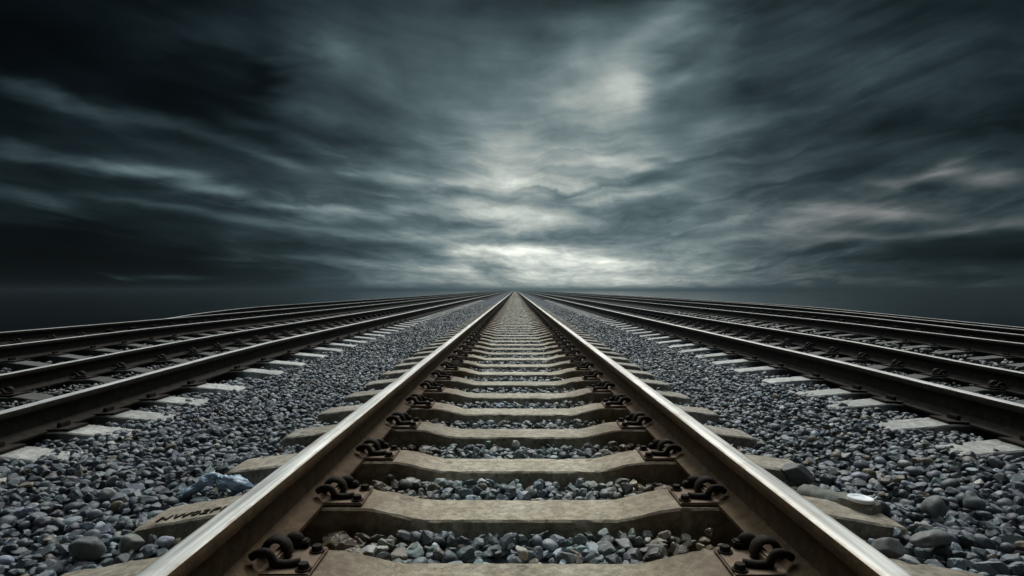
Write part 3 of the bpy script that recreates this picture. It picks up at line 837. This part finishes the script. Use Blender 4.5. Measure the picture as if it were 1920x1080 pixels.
BLOBS = [(110, 192, 90, 10, 20, .03), (300, 232, 110, 9, 12, .018), (570, 214, 80, 8, 12, .02), (625, 280, 120, 9, 17, .035),
 (70, 288, 80, 9, 13, .06), (235, 325, 60, 7, 10, .12), (370, 345, 90, 10, 11, .07), (520, 380, 90, 9, 14, .09), (650, 393, 85, 9, 4, .16),
 (40, 375, 70, 10, 8, .03), (330, 388, 120, 7, 10, .03), (560, 428, 110, 7, 9, .06), (710, 443, 75, 6, 3, .09), (640, 490, 75, 6, 2, .05), (850, 505, 95, 6, 4, .15), (966, 529, 130, 9, 0, .13),
 (205, 521, 28, 3, 10, .03), (300, 522, 45, 3, 0, .03), (705, 328, 50, 7, 10, .08), (778, 336, 50, 6, 8, .06), (517, 303, 60, 9, 20, .05), (617, 97, 40, 14, 25, .05),
 (939, 267, 75, 14, 0, .10), (867, 289, 80, 8, 5, .04), (945, 345, 110, 12, 2, .12), (889, 383, 80, 8, 4, .16), (856, 440, 75, 7, 3, .12), (950, 470, 60, 7, 3, .25),
 (800, 461, 110, 8, 5, -.085), (640, 468, 150, 10, 4, -.02), (1021, 355, 90, 13, 3, .16), (993, 411, 95, 13, 5, .20), (1000, 472, 105, 9, 5, .17), (1088, 494, 95, 7, 3, .24),
 (1099, 522, 105, 5, 1, .20), (1015, 507, 70, 4, 2, -.11), (1100, 433, 120, 10, 0, -.06), (1060, 385, 90, 8, 8, -.11), (1204, 311, 40, 8, 5, .18), (1143, 294, 60, 6, -5, .09),
 (1288, 294, 25, 4, 8, .06), (1238, 367, 60, 8, 2, .06), (1271, 355, 22, 6, 10, .07), (1154, 167, 50, 26, 25, .24), (1099, 195, 40, 15, 10, .12), (1227, 67, 60, 20, -30, .11),
 (1250, 118, 80, 12, -28, -.045), (1038, 136, 42, 16, 15, -.04), (1199, 189, 20, 13, 30, .10), (1249, 147, 18, 9, -20, .06), (1765, 319, 38, 7, -12, .10), (1677, 344, 32, 8, 0, .07),
 (1749, 352, 45, 9, -5, -.04), (1849, 333, 40, 13, -10, .07), (1571, 383, 90, 6, -3, .10), (1660, 397, 70, 8, 4, .14), (1493, 411, 70, 9, -8, .11), (1415, 439, 70, 6, -5, .08),
 (1371, 400, 50, 8, -15, .13), (1588, 444, 60, 6, 0, .06), (1793, 433, 70, 6, -6, .07), (1888, 422, 50, 8, 0, .05), (1515, 483, 80, 6, -8, .04), (1432, 500, 120, 8, -3, .03),
 (1654, 525, 150, 4, 3, .025), (1765, 539, 70, 3, 3, .03), (1432, 222, 60, 7, -20, .025), (1400, 278, 140, 13, -12, -.012), (1627, 117, 50, 20, -10, .015), (560, 160, 120, 14, 18, -.012)]
acc = base
for bl in BLOBS: acc = t.math('ADD', acc, blob(*bl))
acc = t.math('MAXIMUM', acc, t.math('MULTIPLY', base, .35))
fan = t.math('DIVIDE', t.math('ADD', sv, .02), t.math('ADD', .45, t.math('SQRT', t.math('ADD', t.math('MULTIPLY', su, su), .07))))
fan = t.math('ADD', fan, t.math('MULTIPLY', t.math('SUBTRACT', n1, .5), .11))
n2 = t.noise(t.comb(t.math('MULTIPLY', su, 2.2), t.math('MULTIPLY', fan, 15.), 5.), 1., 6, .55, .6)
n4 = t.noise(t.comb(t.math('MULTIPLY', su, 6.), t.math('MULTIPLY', fan, 46.), 9.), 1., 4, .5, .5)
n3 = t.noise(t.comb(rx, t.math('MULTIPLY', ry, .6), 8.), 4.5, 6, .55, .3)
k1 = t.maprange(n1, .30, .70, .80, 1.22, False, False); k2 = t.math('MULTIPLY', t.maprange(n2, .34, .66, .55, 1.50, False, False), t.maprange(n4, .3, .7, .82, 1.18, False, False))
calm = t.math('MULTIPLY', t.maprange(sv, .16, .34, 0, .75, True), t.maprange(t.math('ABSOLUTE', su), .55, .2, 0, 1, True))
k2 = t.math('ADD', t.math('MULTIPLY', k2, t.math('SUBTRACT', 1., calm)), calm)
k3 = t.maprange(n3, .3, .7, .76, 1.24, False, False)
k = t.math('MAXIMUM', t.math('MULTIPLY', t.math('MULTIPLY', k1, k2), k3), .2)
lum = t.math('MULTIPLY', acc, k)
# high overcast ahead and overhead: brighter cloud above the frame, dark behind
fwd = t.maprange(dy, .0, .62, .015, 1., True)
zen = t.math('MULTIPLY', t.maprange(el, R(27), R(62), 0., 1., True), fwd)
zen = t.math('MULTIPLY', zen, t.maprange(n1, .3, .7, .7, 1.3))
ZEN = 4.6
tr_ = t.add('ShaderNodeValToRGB'); els = tr_.color_ramp.elements
for L in (.004, .03, .15, .40): els.new(L)
for i, L in enumerate([0, .004, .03, .15, .40, 1.]):
    c_ = tint_py(L); els[i].color = (c_[0] / 1.3, c_[1] / 1.3, c_[2] / 1.3, 1)
t.con(lum, tr_.inputs[0])
l13 = t.math('MULTIPLY', lum, 1.3)
col = t.mix(1., tr_.outputs[0], t.comb(l13, l13, l13), 'MULTIPLY')
zz_ = t.math('MULTIPLY', zen, ZEN)
col = t.vmath('ADD', col, t.vmath('MULTIPLY', t.comb(zz_, zz_, zz_), (.88, 1., 1.03)))
pk = t.math('MULTIPLY', t.maprange(su, .25, .6, 0, 1, True), t.maprange(lum, .02, .12, 0, .8, True))
pk = t.math('MULTIPLY', pk, t.maprange(sv, .22, .3, 1, 0, True))
col = t.mix(pk, col, t.vmath('MULTIPLY', col, (1.30, .98, .93)))
skyadd = t.vmath('MULTIPLY', sky.outputs[0], (.0002, .0002, .0002))
t.con(t.vmath('ADD', col, skyadd), bg.inputs[0])
bg.inputs[1].default_value = 1.0

# sun filtered by the cloud ahead
sd = bpy.data.lights.new('sun', 'SUN'); sd.energy = 1.5; sd.angle = R(10); sd.color = (1, .95, .86)
so = bpy.data.objects.new('sun', sd); COL.objects.link(so)
sv_ = Vector((math.sin(R(SUN_AZ)) * math.cos(R(SUN_EL)), math.cos(R(SUN_AZ)) * math.cos(R(SUN_EL)), math.sin(R(SUN_EL))))
so.rotation_euler = sv_.to_track_quat('Z', 'Y').to_euler(); so.location = sv_ * 50

# ------------------------------------------------------------------ haze
HAZE = .0025
if HAZE:
    bm = bevel_box(-2510, 2510, -70, 3010, -2.0, 1.5, .01) if False else bmesh.new()
    bmesh.ops.create_cube(bm, size=1)
    for v in bm.verts: v.co = Vector((v.co.x * 5020, v.co.y * 3080 + 1470, v.co.z * 5.4 + .7))
    me = bpy.data.meshes.new('haze'); bm.to_mesh(me); bm.free()
    hm = bpy.data.materials.new('haze'); hm.use_nodes = True; ht = NT(hm.node_tree); ht.n.clear()
    ho = ht.add('ShaderNodeOutputMaterial'); pv = ht.add('ShaderNodeVolumePrincipled')
    pv.inputs['Color'].default_value = (.44, .58, .66, 1); pv.inputs['Density'].default_value = HAZE; pv.inputs['Anisotropy'].default_value = .95
    ht.con(pv.outputs[0], ho.inputs['Volume']); me.materials.append(hm)
    tag(link('haze', me), kind='stuff')

# ------------------------------------------------------------------ camera
cd = bpy.data.cameras.new('camera'); cd.sensor_width = 36; cd.lens = 36 * F / 1920; cd.clip_end = 20000; cd.clip_start = .02
co = bpy.data.objects.new('camera', cd); COL.objects.link(co); co.location = (0, 0, HC)
co.rotation_euler = (R(90) + math.atan(3.5 / F), 0, math.atan(6 / F))
S.camera = co
S.render.resolution_x, S.render.resolution_y = 1024, 576
S.view_settings.view_transform = 'Standard'; S.view_settings.look = 'None'; S.view_settings.exposure = 0; S.view_settings.gamma = 1
S.cycles.max_bounces = 6; S.cycles.volume_bounces = 0
